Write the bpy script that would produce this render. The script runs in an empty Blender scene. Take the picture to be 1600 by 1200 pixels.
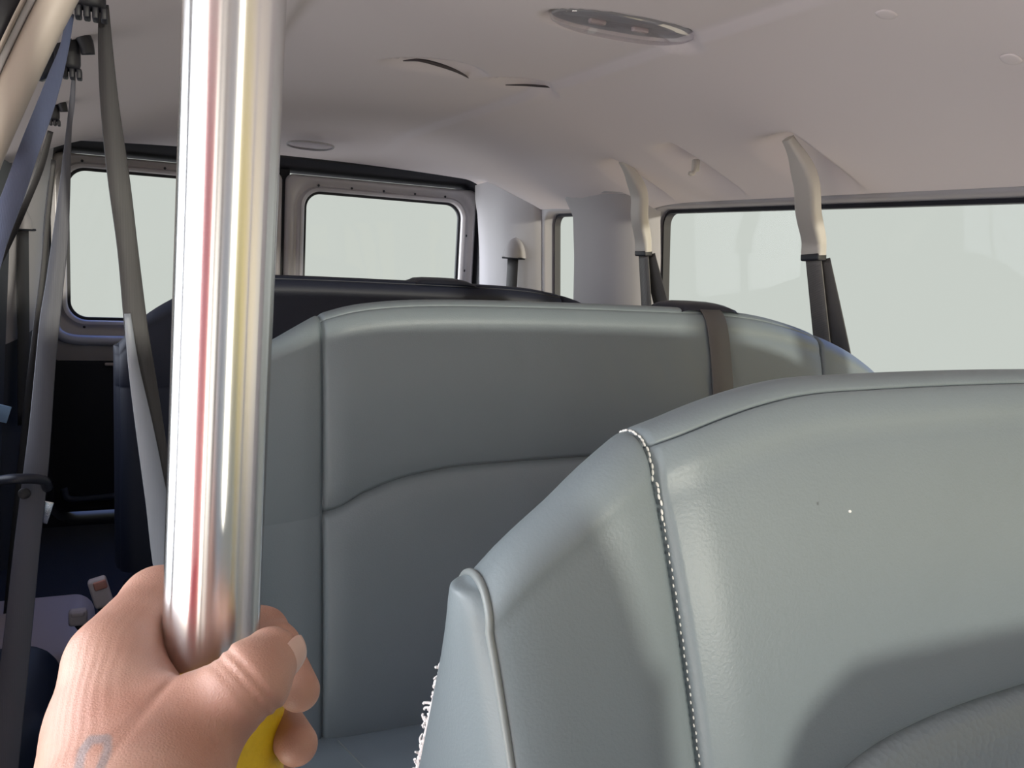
import bpy, bmesh, math, random
import numpy as np
from mathutils import Vector, Matrix

random.seed(3)
scene = bpy.context.scene
COL = scene.collection

# ------------------------------------------------------------------ camera
ZC = 1.08                       # camera height above the van floor
FPX = 1340.0                    # focal length in pixels of the 1600x1200 frame
_y = np.array([200 - 800, 358 - 600, FPX]); _y /= np.linalg.norm(_y)
_n = np.cross(_y, np.array([1, 0.063, 0.0])); _n /= np.linalg.norm(_n)
if _n[1] > 0: _n = -_n
_x = np.cross(_y, _n); _x /= np.linalg.norm(_x)
if _x[0] < 0: _x = -_x
CM = np.array([_x, _y, _n])     # camera (right, down, forward) -> van (x across, y rearward, z up)

cam_d = bpy.data.cameras.new('camera'); cam = bpy.data.objects.new('camera', cam_d); COL.objects.link(cam)
cam_d.sensor_width = 36; cam_d.lens = FPX / 1600 * 36; cam_d.clip_start = 0.01
m = Matrix.Identity(4)
for i in range(3):
    m[i][0] = CM[i, 0]; m[i][1] = -CM[i, 1]; m[i][2] = -CM[i, 2]
m[2][3] = ZC
cam.matrix_world = m
scene.camera = cam

# ------------------------------------------------------------------ world, sun, exposure
vs = scene.view_settings
vs.view_transform = 'Standard'; vs.look = 'None'; vs.gamma = 1.0; vs.exposure = 0.0; vs.use_curve_mapping = False
w = bpy.data.worlds.new('sky'); scene.world = w; w.use_nodes = True
nt = w.node_tree; nt.nodes.clear()
def wn(t, **k):
    n = nt.nodes.new(t)
    for a, b in k.items(): setattr(n, a, b)
    return n
wout = wn('ShaderNodeOutputWorld'); wbg = wn('ShaderNodeBackground'); wtc = wn('ShaderNodeTexCoord')
nt.links.new(wbg.outputs[0], wout.inputs[0])
def wdot(v):
    n = wn('ShaderNodeVectorMath', operation='DOT_PRODUCT'); n.inputs[1].default_value = Vector(v).normalized()
    nt.links.new(wtc.outputs['Generated'], n.inputs[0]); return n.outputs['Value']
def wramp(s, a, b):
    n = wn('ShaderNodeMapRange', interpolation_type='SMOOTHSTEP'); n.inputs[1].default_value = a; n.inputs[2].default_value = b
    nt.links.new(s, n.inputs[0]); return n.outputs[0]
def wmix(f, a, b):
    n = wn('ShaderNodeMix', data_type='RGBA'); nt.links.new(f, n.inputs[0])
    for sock, v in ((n.inputs[6], a), (n.inputs[7], b)):
        if isinstance(v, tuple): sock.default_value = v + (1,)
        else: nt.links.new(v, sock)
    return n.outputs[2]
BASE = (0.60, 0.635, 0.595)
c = wmix(wramp(wdot((0, 0, 1)), 0.22, 0.6), BASE, (0.22, 0.48, 1.6))                  # blue overhead
c = wmix(wramp(wdot((0, 0, -1)), 0.22, 0.5), c, (0.22, 0.22, 0.23))                      # dark asphalt below
c = wmix(wramp(wdot((-0.98, -0.02, 0.1)), 0.40, 0.82), c, (8.8, 9.1, 9.7))              # bright open air past the side door
c = wmix(wramp(wdot((-0.25, -1, 0.0)), 0.35, 0.8), c, (0.45, 0.49, 0.57))                # plain daylight ahead of the van
c = wmix(wramp(wdot((0.62, -0.78, 0.0)), 0.80, 0.93), c, (1.05, 0.85, 0.26))            # yellow-green glow added off the driver's corner for the pole's streak
c = wmix(wramp(wdot((-0.75, -0.45, -0.55)), 0.55, 0.90), c, (6.0, 5.5, 4.9))           # warm glow added low outside the side door to lift the ceiling
c = wmix(wramp(wdot((0.75, -0.40, -0.60)), 0.70, 0.95), c, (2.3, 2.0, 1.6))             # warm glow added low past the driver's window to brighten the near ceiling
nt.links.new(c, wbg.inputs['Color']); wbg.inputs['Strength'].default_value = 1.0

sun_d = bpy.data.lights.new('sun', 'SUN'); sun = bpy.data.objects.new('sun', sun_d); COL.objects.link(sun)
sun_d.energy = 2.0; sun_d.angle = math.radians(1.6); sun_d.color = (1.0, 0.95, 0.82)
sun.rotation_mode = 'QUATERNION'
sun.rotation_quaternion = Vector((-0.20, 1.0, -0.055)).to_track_quat('-Z', 'Y')

# ------------------------------------------------------------------ helpers
def at(px, py, **k):
    """point on the ray through a pixel of the photograph, cut by one plane X, Y or Z (camera-relative)"""
    r = CM @ np.array([px - 800, py - 600, FPX])
    a, v = list(k.items())[0]
    return r * (v / r['XYZ'.index(a)])
def cp(px, py, cz):
    return CM @ (np.array([(px - 800) / FPX, (py - 600) / FPX, 1.0]) * cz)

ORG = {}
def org(o): return ORG.get(o.name, np.zeros(3)) if o else np.zeros(3)
def tag(o, label=None, cat=None, group=None, kind=None):
    if label: o['label'] = label
    if cat: o['category'] = cat
    if group: o['group'] = group
    if kind: o['kind'] = kind
    return o
def thing(name, label, cat, loc, group=None):
    o = bpy.data.objects.new(name, None); COL.objects.link(o)
    o.location = (loc[0], loc[1], loc[2] + ZC); o.empty_display_size = 0.05
    ORG[o.name] = np.array(loc, float)
    return tag(o, label, cat, group)
def mk(name, verts, faces, mat, parent=None, smooth=True, sharp=None, mats=None, fmat=None):
    v = np.array(verts, float).reshape(-1, 3) - org(parent)
    me = bpy.data.meshes.new(name)
    if parent is None: v = v + np.array([0, 0, ZC])
    me.from_pydata(v.tolist(), [], faces); me.validate(clean_customdata=False)
    for mm in (mats or [mat]): me.materials.append(mm)
    if fmat is not None:
        me.polygons.foreach_set('material_index', fmat)
    if smooth:
        me.polygons.foreach_set('use_smooth', [True] * len(me.polygons))
    bm = bmesh.new(); bm.from_mesh(me); bmesh.ops.recalc_face_normals(bm, faces=bm.faces); bm.to_mesh(me); bm.free()
    if smooth and sharp: me.set_sharp_from_angle(angle=math.radians(sharp))
    me.update()
    o = bpy.data.objects.new(name, me); COL.objects.link(o)
    if parent is not None:
        o.parent = parent; ORG[o.name] = org(parent)
    else: ORG[o.name] = np.array([0, 0, -ZC])
    return o
def struct(o): o['kind'] = 'structure'; return o
def gfaces(nu, nv, off=0, cu=False, cv=False):
    f = []
    for i in range(nu if cu else nu - 1):
        for j in range(nv if cv else nv - 1):
            a = i * nv + j; b = ((i + 1) % nu) * nv + j
            c_ = ((i + 1) % nu) * nv + (j + 1) % nv; d = i * nv + (j + 1) % nv
            f.append((off + a, off + b, off + c_, off + d))
    return f
def join(parts):
    V, Fs = [], []
    for v, f in parts:
        o = len(V); V.extend([tuple(p) for p in v]); Fs.extend([tuple(i + o for i in q) for q in f])
    return V, Fs
def catmull(P, n=8):
    P = [np.array(p, float) for p in P]
    Q = [2 * P[0] - P[1]] + P + [2 * P[-1] - P[-2]]
    out = []
    for i in range(1, len(Q) - 2):
        for k in range(n):
            t = k / n
            out.append(0.5 * ((2 * Q[i]) + (Q[i + 1] - Q[i - 1]) * t + (2 * Q[i - 1] - 5 * Q[i] + 4 * Q[i + 1] - Q[i + 2]) * t * t
                              + (-Q[i - 1] + 3 * Q[i] - 3 * Q[i + 1] + Q[i + 2]) * t ** 3))
    out.append(Q[-2]); return np.array(out)
def tube(P, r, n=12, caps=True):
    P = np.array(P, float); N = len(P); r = np.broadcast_to(r, (N,))
    T = np.gradient(P, axis=0); T /= np.linalg.norm(T, axis=1)[:, None]
    u = np.cross(T[0], [0.31, 0.2, 0.93]); u /= np.linalg.norm(u)
    V = []
    for i in range(N):
        u = u - T[i] * u.dot(T[i]); u /= np.linalg.norm(u); w_ = np.cross(T[i], u)
        for k in range(n):
            a = 2 * math.pi * k / n
            V.append(P[i] + r[i] * (math.cos(a) * u + math.sin(a) * w_))
    f = gfaces(N, n, cv=True)
    if caps: f += [tuple(range(n - 1, -1, -1)), tuple(range((N - 1) * n, N * n))]
    return V, f
def ribbon(P, W, width, th=0.0016, n=8):
    """belt webbing: centre line P, width directions W (both interpolated)"""
    C_ = catmull(P, n); D = catmull(W, n); wd = catmull([(x, 0, 0) for x in np.broadcast_to(width, (len(P),))], n)[:, 0]
    T = np.gradient(C_, axis=0); T /= np.linalg.norm(T, axis=1)[:, None]
    V = []
    for i in range(len(C_)):
        d = D[i] - T[i] * D[i].dot(T[i]); d /= np.linalg.norm(d); nn = np.cross(T[i], d)
        h = wd[i] / 2
        for a, b in ((-1, -.3), (-.94, -1), (0, -1), (.94, -1), (1, -.3), (1, .3), (.94, 1), (0, 1), (-.94, 1), (-1, .3)):
            V.append(C_[i] + d * h * a + nn * th * b)
    N = len(C_); f = gfaces(N, 10, cv=True) + [tuple(range(9, -1, -1)), tuple(range((N - 1) * 10, N * 10))]
    return V, f
def rrect(x0, x1, z0, z1, r, n=8):
    """rounded rectangle, counter-clockwise 2D loop; r may be one radius or four (x1z0? -> br, tr, tl, bl)"""
    rs = r if isinstance(r, (tuple, list)) else (r,) * 4
    P = []
    for (cx, cz, a0, rr) in ((x1, z0, -90, rs[0]), (x1, z1, 0, rs[1]), (x0, z1, 90, rs[2]), (x0, z0, 180, rs[3])):
        sx = -1 if cx == x1 else 1; sz = -1 if cz == z1 else 1
        for k in range(n + 1):
            a = math.radians(a0 + 90 * k / n)
            P.append((cx + sx * rr + rr * math.cos(a), cz + sz * rr + rr * math.sin(a)))
    return P
def loft(loops, close=False, cap0=False, cap1=False):
    n = len(loops[0]); V = [p for L in loops for p in L]
    f = gfaces(len(loops), n, cv=True, cu=close)
    if cap0: f.append(tuple(range(n - 1, -1, -1)))
    if cap1: f.append(tuple(range((len(loops) - 1) * n, len(loops) * n)))
    return V, f
def rbox(c_, s, r=0.005, n=3, axes=None):
    """rounded box; axes = 3 direction vectors"""
    A = np.array(axes if axes is not None else np.eye(3), float)
    A = A / np.linalg.norm(A, axis=1)[:, None]
    hx, hy, hz = [q / 2 for q in s]; r = min(r, hx * .98, hy * .98, hz * .98)
    loops = []
    for k in range(n + 1):
        a = math.pi / 2 * k / n
        loops.append((-hz + r - r * math.cos(a), r - r * math.sin(a)))
    loops = loops + [(-z, i) for z, i in reversed(loops)]
    L = []
    for z, i in loops:
        L.append([np.array(c_) + A[0] * x + A[1] * y + A[2] * z for x, y in rrect(-hx + i, hx - i, -hy + i, hy - i, max(r - i, r * .15), n)])
    return loft(L, cap0=True, cap1=True)
def ball(c_, rad, axes=None, nu=16, nv=10):
    A = np.array(axes if axes is not None else np.eye(3), float); V = []
    for i in range(nv + 1):
        t = math.pi * i / nv
        for j in range(nu):
            p = 2 * math.pi * j / nu
            V.append(np.array(c_) + A[0] * rad[0] * math.sin(t) * math.cos(p) + A[1] * rad[1] * math.sin(t) * math.sin(p) + A[2] * rad[2] * math.cos(t))
    return V, gfaces(nv + 1, nu, cv=True)
def sstep(a, b, x):
    t = np.clip((np.asarray(x, float) - a) / (b - a), 0, 1); return t * t * (3 - 2 * t)

# ------------------------------------------------------------------ materials
def mat(name, col, rough=0.5, metal=0.0, bump=None, spec=0.5, coat=0.0, var=None, aniso=0.0):
    M = bpy.data.materials.new(name); M.use_nodes = True; t = M.node_tree; b = t.nodes['Principled BSDF']
    b.inputs['Base Color'].default_value = tuple(col) + (1,)
    b.inputs['Roughness'].default_value = rough; b.inputs['Metallic'].default_value = metal
    b.inputs['Specular IOR Level'].default_value = spec
    if coat: b.inputs['Coat Weight'].default_value = coat; b.inputs['Coat Roughness'].default_value = 0.15
    if aniso: b.inputs['Anisotropic'].default_value = aniso
    tc = t.nodes.new('ShaderNodeTexCoord')
    if var:      # (scale, second colour)
        nz = t.nodes.new('ShaderNodeTexNoise'); nz.inputs['Scale'].default_value = var[0]; nz.inputs['Detail'].default_value = 4
        t.links.new(tc.outputs['Object'], nz.inputs['Vector'])
        mx = t.nodes.new('ShaderNodeMix'); mx.data_type = 'RGBA'
        t.links.new(nz.outputs[0], mx.inputs[0]); mx.inputs[6].default_value = tuple(col) + (1,); mx.inputs[7].default_value = tuple(var[1]) + (1,)
        t.links.new(mx.outputs[2], b.inputs['Base Color'])
    if bump:     # (kind, scale, strength, distance)
        if bump[0] == 'noise':
            n = t.nodes.new('ShaderNodeTexNoise'); n.inputs['Detail'].default_value = 3; out = n.outputs[0]
        elif bump[0] == 'voronoi':
            n = t.nodes.new('ShaderNodeTexVoronoi'); out = n.outputs['Distance']
        else:
            n = t.nodes.new('ShaderNodeTexWave'); n.inputs['Distortion'].default_value = 0.4; out = n.outputs[0]
        n.inputs['Scale'].default_value = bump[1]
        t.links.new(tc.outputs['Object'], n.inputs['Vector'])
        bp = t.nodes.new('ShaderNodeBump'); bp.inputs['Strength'].default_value = bump[2]; bp.inputs['Distance'].default_value = bump[3]
        t.links.new(out, bp.inputs['Height']); t.links.new(bp.outputs[0], b.inputs['Normal'])
    return M
LEATHER = mat('leather', (0.215, 0.258, 0.282), 0.42, bump=('noise', 420, 0.22, 0.0012), var=(9, (0.195, 0.235, 0.257)))
PERF = mat('perforated_leather', (0.205, 0.248, 0.275), 0.42, bump=('voronoi', 190, 0.5, 0.001))
PIPE = mat('piping_leather', (0.25, 0.28, 0.285), 0.38)
SHADELEATHER = mat('shaded_leather', (0.013, 0.017, 0.034), 0.5, bump=('noise', 420, 0.2, 0.0012))  # bench leather darkened to paint in the last row's shade
THREAD = mat('white_thread', (0.85, 0.85, 0.82), 0.7)
FOAM = mat('torn_white_lining', (0.86, 0.84, 0.84), 0.8, bump=('noise', 300, 0.4, 0.002))
HEADLINER = mat('headliner_fabric', (0.70, 0.645, 0.655), 0.9, spec=0.2, bump=('noise', 500, 0.06, 0.001))
TRIM = mat('grey_trim_plastic', (0.40, 0.385, 0.40), 0.6, bump=('noise', 600, 0.06, 0.0006))
TRIMLIGHT = mat('beige_trim_plastic', (0.42, 0.37, 0.33), 0.5)
ARM = mat('grey_beige_plastic', (0.50, 0.475, 0.44), 0.45)
PAINT = mat('silver_door_paint', (0.50, 0.48, 0.50), 0.3, 0.0, coat=0.3)
BLACK = mat('black_rubber', (0.012, 0.013, 0.02), 0.5)
DARKPLASTIC = mat('dark_plastic', (0.02, 0.023, 0.035), 0.4)
DOORTRIM = mat('black_door_trim', (0.012, 0.013, 0.022), 0.7)
FLOORM = mat('dark_floor_mat', (0.03, 0.033, 0.045), 0.8, bump=('noise', 200, 0.3, 0.002))
WEB = mat('belt_webbing', (0.030, 0.029, 0.032), 0.5, bump=('wave', 260, 0.25, 0.0006), spec=0.6)
WEBG = mat('grey_webbing', (0.12, 0.115, 0.11), 0.5, bump=('wave', 260, 0.25, 0.0006), spec=0.6)
WEBPALE = mat('pale_webbing', (0.27, 0.30, 0.35), 0.45, bump=('wave', 260, 0.2, 0.0006), spec=0.6)
SILL = mat('glossy_sill', (0.55, 0.58, 0.70), 0.16, coat=0.5)
WEBC = mat('slate_webbing', (0.085, 0.088, 0.112), 0.45, bump=('wave', 260, 0.25, 0.0006), spec=0.7)
WEBB = mat('blue_grey_webbing', (0.10, 0.125, 0.22), 0.45, bump=('wave', 260, 0.25, 0.0006), spec=0.7)
PALE = mat('pale_plastic', (0.62, 0.54, 0.54), 0.5)
CHROME = mat('bright_metal', (0.75, 0.75, 0.78), 0.2, 1.0)
def steel_mat():
    M = mat('brushed_pole_steel', (0.74, 0.73, 0.73), 0.24, 1.0); t = M.node_tree; b = t.nodes['Principled BSDF']
    tg = t.nodes.new('ShaderNodeTangent'); tg.direction_type = 'UV_MAP'; tg.uv_map = 'around'
    b.inputs['Anisotropic'].default_value = 0.93; b.inputs['Anisotropic Rotation'].default_value = 0.25
    t.links.new(tg.outputs[0], b.inputs['Tangent'])
    return M
STEEL = steel_mat()
YELLOW = mat('yellow_sleeve', (0.75, 0.50, 0.015), 0.5, bump=('noise', 700, 0.5, 0.0006), var=(260, (0.62, 0.42, 0.01)))
NAIL = mat('fingernail', (0.60, 0.41, 0.35), 0.32)
SHADETRIM = mat('shaded_trim', (0.045, 0.05, 0.065), 0.6)  # grey trim darkened to paint in shade on the left and lower walls
NAVY = mat('navy_vinyl', (0.018, 0.028, 0.055), 0.5)

def glass_mat(name, tint=(0.985, 0.99, 0.985), g=0.008):
    M = bpy.data.materials.new(name); M.use_nodes = True; t = M.node_tree; t.nodes.clear()
    o = t.nodes.new('ShaderNodeOutputMaterial'); a = t.nodes.new('ShaderNodeBsdfTransparent'); b = t.nodes.new('ShaderNodeBsdfGlossy')
    mx = t.nodes.new('ShaderNodeMixShader'); mx.inputs[0].default_value = g
    a.inputs[0].default_value = tint + (1,); b.inputs['Roughness'].default_value = 0.02
    t.links.new(a.outputs[0], mx.inputs[1]); t.links.new(b.outputs[0], mx.inputs[2]); t.links.new(mx.outputs[0], o.inputs[0])
    return M
GLASS = glass_mat('window_glass')
LENS = glass_mat('lamp_lens', (0.88, 0.87, 0.89), 0.16)

def skin_mat():
    M = bpy.data.materials.new('skin'); M.use_nodes = True; t = M.node_tree; b = t.nodes['Principled BSDF']
    tc = t.nodes.new('ShaderNodeTexCoord')
    nz = t.nodes.new('ShaderNodeTexNoise'); nz.inputs['Scale'].default_value = 28; nz.inputs['Detail'].default_value = 5
    t.links.new(tc.outputs['Object'], nz.inputs['Vector'])
    cr = t.nodes.new('ShaderNodeValToRGB'); cr.color_ramp.elements[0].position = 0.3; cr.color_ramp.elements[1].position = 0.7
    cr.color_ramp.elements[0].color = (0.37, 0.175, 0.125, 1); cr.color_ramp.elements[1].color = (0.48, 0.28, 0.215, 1)
    t.links.new(nz.outputs[0], cr.inputs[0])
    at_ = t.nodes.new('ShaderNodeAttribute'); at_.attribute_name = 'tattoo'
    mx = t.nodes.new('ShaderNodeMix'); mx.data_type = 'RGBA'
    t.links.new(at_.outputs['Fac'], mx.inputs[0]); t.links.new(cr.outputs[0], mx.inputs[6]); mx.inputs[7].default_value = (0.17, 0.19, 0.21, 1)
    t.links.new(mx.outputs[2], b.inputs['Base Color'])
    b.inputs['Roughness'].default_value = 0.5
    b.inputs['Subsurface Weight'].default_value = 0.12; b.inputs['Subsurface Radius'].default_value = (0.006, 0.002, 0.001)
    v = t.nodes.new('ShaderNodeTexVoronoi'); v.feature = 'DISTANCE_TO_EDGE'; v.inputs['Scale'].default_value = 900
    n2 = t.nodes.new('ShaderNodeTexNoise'); n2.inputs['Scale'].default_value = 160; n2.inputs['Detail'].default_value = 4
    ad = t.nodes.new('ShaderNodeMath'); ad.operation = 'ADD'
    t.links.new(tc.outputs['Object'], v.inputs['Vector']); t.links.new(tc.outputs['Object'], n2.inputs['Vector'])
    t.links.new(v.outputs['Distance'], ad.inputs[0]); t.links.new(n2.outputs[0], ad.inputs[1])
    bp = t.nodes.new('ShaderNodeBump'); bp.inputs['Strength'].default_value = 0.25; bp.inputs['Distance'].default_value = 0.0006
    t.links.new(ad.outputs[0], bp.inputs['Height']); t.links.new(bp.outputs[0], b.inputs['Normal'])
    return M
SKIN = skin_mat()

# ------------------------------------------------------------------ van shell (camera-relative heights)
CX = 0.55; FL = -ZC
def wall_x(z, s):              # inner wall surface, s=+1 right, -1 left: leans in towards the roof
    h = np.interp(z, [-1.08, -0.6, -0.33, 0.0, 0.17, 0.22], [0.93, 0.925, 0.905, 0.885, 0.865, 0.85])
    return CX + s * h
def roof_z(u):
    u = abs(u)
    return 0.36 - 0.19 * (max(u - 0.30, 0) / 0.56) ** 1.4 + 0.012 * float(1 - sstep(0.290, 0.306, u))

struct(mk('floor', *rbox((CX, 1.2, FL - 0.02), (1.94, 4.6, 0.04), 0.01), FLOORM, sharp=40))

# ceiling: one moulded headliner with pockets
US = np.linspace(-0.862, 0.862, 150); YS = np.arange(-1.0, 2.86, 0.0075)
def pockets(U, Y):
    X = CX + U; d = np.zeros_like(X)
    def arm_pocket(xa, xb, yn, yf, dep):       # crisp near edge at yn, gradual far edge at yf
        inx = sstep(xa - 0.03, xa + 0.04, X) * (1 - sstep(xb - 0.10, xb + 0.01, X))
        return dep * inx * sstep(yn - 0.004, yn + 0.008, Y) * (1 - sstep(yn + 0.03, yf, Y))
    d += arm_pocket(1.205, 1.40, 1.375, 1.56, 0.042)
    d += arm_pocket(1.18, 1.40, 1.745, 1.90, 0.036)
    d += arm_pocket(1.205, 1.40, 2.06, 2.20, 0.036)
    xl = 2 * CX - X
    def oval(cx, cy, ax, ay, dep, sharp=0.25):
        q = np.sqrt(((X - cx) / ax) ** 2 + ((Y - cy) / ay) ** 2)
        return dep * (1 - sstep(1 - sharp, 1, q))
    d += oval(0.737, 1.275, 0.150, 0.072, 0.016, 0.16)
    def scoop(cx, cy, ax, ay, dep):            # crisp near lip, fading to the rear
        q = ((X - cx) / ax) ** 2
        t = (Y - cy) / ay
        yl = 0.0 + 0.5 * q
        return dep * np.clip(1 - q, 0, 1) * sstep(yl - 0.01, yl + 0.05, t) * (1 - sstep(0.02, 0.9, t)) ** 1.3
    d += scoop(0.59, 1.70, 0.12, 0.19, 0.085)
    d += scoop(0.80, 1.75, 0.10, 0.17, 0.045)
    return d
Ug, Yg = np.meshgrid(US, YS, indexing='ij')
Zg = np.array([[roof_z(u) for u in US]]).T + 0 * Yg
Zg = Zg + pockets(Ug, Yg)
# the liner swells down to meet the pillar cap between the side and quarter windows
Zg -= 0.05 * sstep(0.56, 0.80, Ug) * np.exp(-((Yg - 2.42) / 0.20) ** 2)
V = np.stack([CX + Ug, Yg, Zg], -1).reshape(-1, 3)
struct(mk('ceiling', V, gfaces(len(US), len(YS)), HEADLINER))
# outer roof skin so that the roof has thickness
Vr = [(CX + s, y, z + 0.06) for y in (-1.0, 3.5) for s, z in ((-0.95, 0.10), (-0.9, 0.2), (-0.6, 0.34), (0, 0.42), (0.6, 0.34), (0.9, 0.2), (0.95, 0.10))]
struct(mk('trim_1', Vr, gfaces(2, 7), PAINT))

# rear header from the headliner down to the rear door opening
hy = [2.845, 2.93, 3.02, 3.10, 3.20, 3.30, 3.36, 3.37, 3.365]
hz = [0.0, -0.006, -0.020, -0.034, -0.049, -0.064, -0.073, -0.066, 0.02]
def header_z(u, y):
    t = float(sstep(2.85, 3.36, y))
    ztgt = 0.380 - 0.03 * (abs(u) / 0.86) ** 2 - 0.10 * max(0, (abs(u) - 0.70) / 0.16) ** 2
    return (1 - t) * roof_z(u) + t * ztgt + float(np.interp(y, hy[:7], hz[:7]))
NU = 80; V = []
for y, dz in zip(hy, hz):
    t = sstep(2.85, 3.36, y)
    for u in np.linspace(-0.862, 0.862, NU):
        zr = roof_z(u)
        ztgt = 0.380 - 0.03 * (abs(u) / 0.86) ** 2 - 0.10 * max(0, (abs(u) - 0.70) / 0.16) ** 2
        V.append((CX + u, y, (1 - t) * zr + t * ztgt + dz))
struct(mk('trim_2', V, gfaces(len(hy), NU), HEADLINER))

# walls
def wall_panel(name, s, y0, y1, z0, z1, hole, m, depth=0.055, seal=True, rad=0.06):
    """wall with one rounded window opening; hole=(ya,yb,za,zb) or None"""
    W3 = lambda y, z, d=0: (wall_x(z, s) + s * d, y, z)
    if hole is None:
        zs = np.linspace(z0, z1, 14); ys = (y0, y1)
        V = [W3(y, z) for y in ys for z in zs]
        return struct(mk(name, V, gfaces(2, 14), m))
    ya, yb, za, zb = hole; n = 10
    inner = rrect(ya, yb, za, zb, rad, n)
    P = []
    outer = rrect(y0, y1, z0, z1, 1e-4, n)
    loops = [[W3(y, z) for y, z in outer]]
    for t in (0.35, 0.7, 0.93):
        loops.append([W3(a[0] * (1 - t) + b[0] * t, a[1] * (1 - t) + b[1] * t) for a, b in zip(outer, inner)])
    loops.append([W3(y, z, 0.0) for y, z in inner])
    loops.append([W3(y, z, 0.006) for y, z in rrect(ya + .006, yb - .006, za + .006, zb - .006, rad - .005, n)])
    loops.append([W3(y, z, depth) for y, z in rrect(ya + .012, yb - .012, za + .012, zb - .012, rad - .01, n)])
    o = struct(mk(name, *loft(loops), m, sharp=50))
    if seal:
        a = rrect(ya + .006, yb - .006, za + .006, zb - .004, rad - .005, n); b = rrect(ya + .026, yb - .026, za + .026, zb - .020, rad - .02, n)
        L = [[W3(y, z, depth - .012) for y, z in a], [W3(y, z, depth - .02) for y, z in b], [W3(y, z, depth + .004) for y, z in b], [W3(y, z, depth + .004) for y, z in a]]
        struct(mk('trim_3', *loft(L, close=True), BLACK, sharp=40))
    return o
NWIN = [0]
DIMPANE = glass_mat('added_tint_glass', (0.55, 0.56, 0.58), 0.02)  # tint added on an unseen pane to dim the left ceiling
def pane_wall(s, ya, yb, za, zb, d=0.048, gm=None):
    NWIN[0] += 1
    L = []
    for dd in (d, d + .004):
        L.append([(wall_x(z, s) + s * dd, y, z) for y, z in rrect(ya, yb, za, zb, 0.05, 8)])
    struct(mk('window_%d' % NWIN[0], *loft(L, cap0=True, cap1=True), gm or GLASS, smooth=False))
wall_panel('wall_right', 1, 0.32, 2.30, -1.08, 0.20, (0.45, 2.22, -0.33, 0.165), TRIM)
pane_wall(1, 0.455, 2.215, -0.325, 0.16)
wall_panel('wall_right_rear', 1, 2.30, 3.00, -1.08, 0.24, (2.36, 2.945, -0.33, 0.165), TRIM)
pane_wall(1, 2.365, 2.95, -0.325, 0.16)
wall_panel('wall_right_front', 1, -1.0, 0.32, -1.08, 0.20, (-0.9, 0.12, -0.33, 0.16), TRIM)
pane_wall(1, -0.895, 0.115, -0.325, 0.155)
wall_panel('wall_left', -1, 1.03, 2.98, -1.08, 0.20, (1.15, 2.72, -0.33, 0.165), SHADETRIM)
pane_wall(-1, 1.155, 2.715, -0.325, 0.16, gm=DIMPANE)

wall_panel('wall_left_front', -1, -1.0, -0.24, -1.08, 0.20, (-0.9, -0.36, -0.33, 0.16), SHADETRIM)
pane_wall(-1, -0.895, -0.365, -0.325, 0.155)
wall_panel('door_3', -1, 0.40, 0.955, -1.08, 0.20, (0.47, 0.89, -0.30, 0.155), SHADETRIM)
pane_wall(-1, 0.475, 0.885, -0.295, 0.15)
struct(mk('wall_front', *rbox((CX, -1.06, -0.70), (1.86, 0.24, 0.74), 0.06, n=5), DARKPLASTIC, sharp=50))
NWIN[0] += 1
L = [[(CX + x, -1.03 + 0.20 * t + d, z) for x, t, z in ((-.86, 0, -.33), (.86, 0, -.33), (.80, 1, .20), (-.80, 1, .20))] for d in (0, .005)]
struct(mk('window_%d' % NWIN[0], *loft(L, cap0=True, cap1=True), GLASS, smooth=False))

# D pillars: trim between the rearmost side window and the rear door opening
for s, nm in ((1, 'trim_4'), (-1, 'trim_5')):
    V = []; zs = np.linspace(-1.08, 0.222, 24)
    q = 1.0 if s > 0 else 0.78
    prof = ((2.955, -.01), (2.96, 0.012), (2.975, 0.028), (3.02, 0.058), (3.08, 0.088), (3.12, 0.098), (3.16, 0.103), (3.22, 0.105), (3.385, 0.09), (3.385, 0.02))
    fm = []
    for y, inn in prof:
        ztop = header_z(min(.862, .86 - inn * q), min(y, 3.355)) + .003
        for z in zs:
            z = -1.08 + (z + 1.08) * (ztop + 1.08) / (zs[-1] + 1.08)
            V.append((wall_x(z, s) - s * inn * q, y, z))
    for i in range(len(prof) - 1):
        for j in range(23): fm.append(1 if zs[j] < -0.36 else 0)
    struct(mk(nm, V, gfaces(len(prof), 24), TRIM, mats=[TRIM, SHADETRIM], fmat=fm))
# C pillar: convex trim between side and quarter windows, with its cap
def cpillar(nm, z0, z1, swell):
    V = []; zs = np.linspace(z0, z1, 22)
    pr = ((2.19, -0.02), (2.20, 0.03), (2.225, 0.065), (2.28, 0.088), (2.36, 0.102), (2.44, 0.105), (2.51, 0.098), (2.555, 0.08), (2.58, 0.045), (2.585, -0.02))
    for y, inn in pr:
        for z in zs:
            V.append((wall_x(min(z, .2), 1) - inn - swell - 0.10 * float(sstep(0.13, 0.34, z)) * (inn > 0), y + (y - 2.42) * 0.25 * float(sstep(0.14, 0.32, z)), z))
    struct(mk(nm, V, gfaces(len(pr), 22), TRIM))
cpillar('trim_6', -1.08, 0.192, 0.0)
cpillar('trim_7', 0.195, 0.30, 0.0015)

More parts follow.
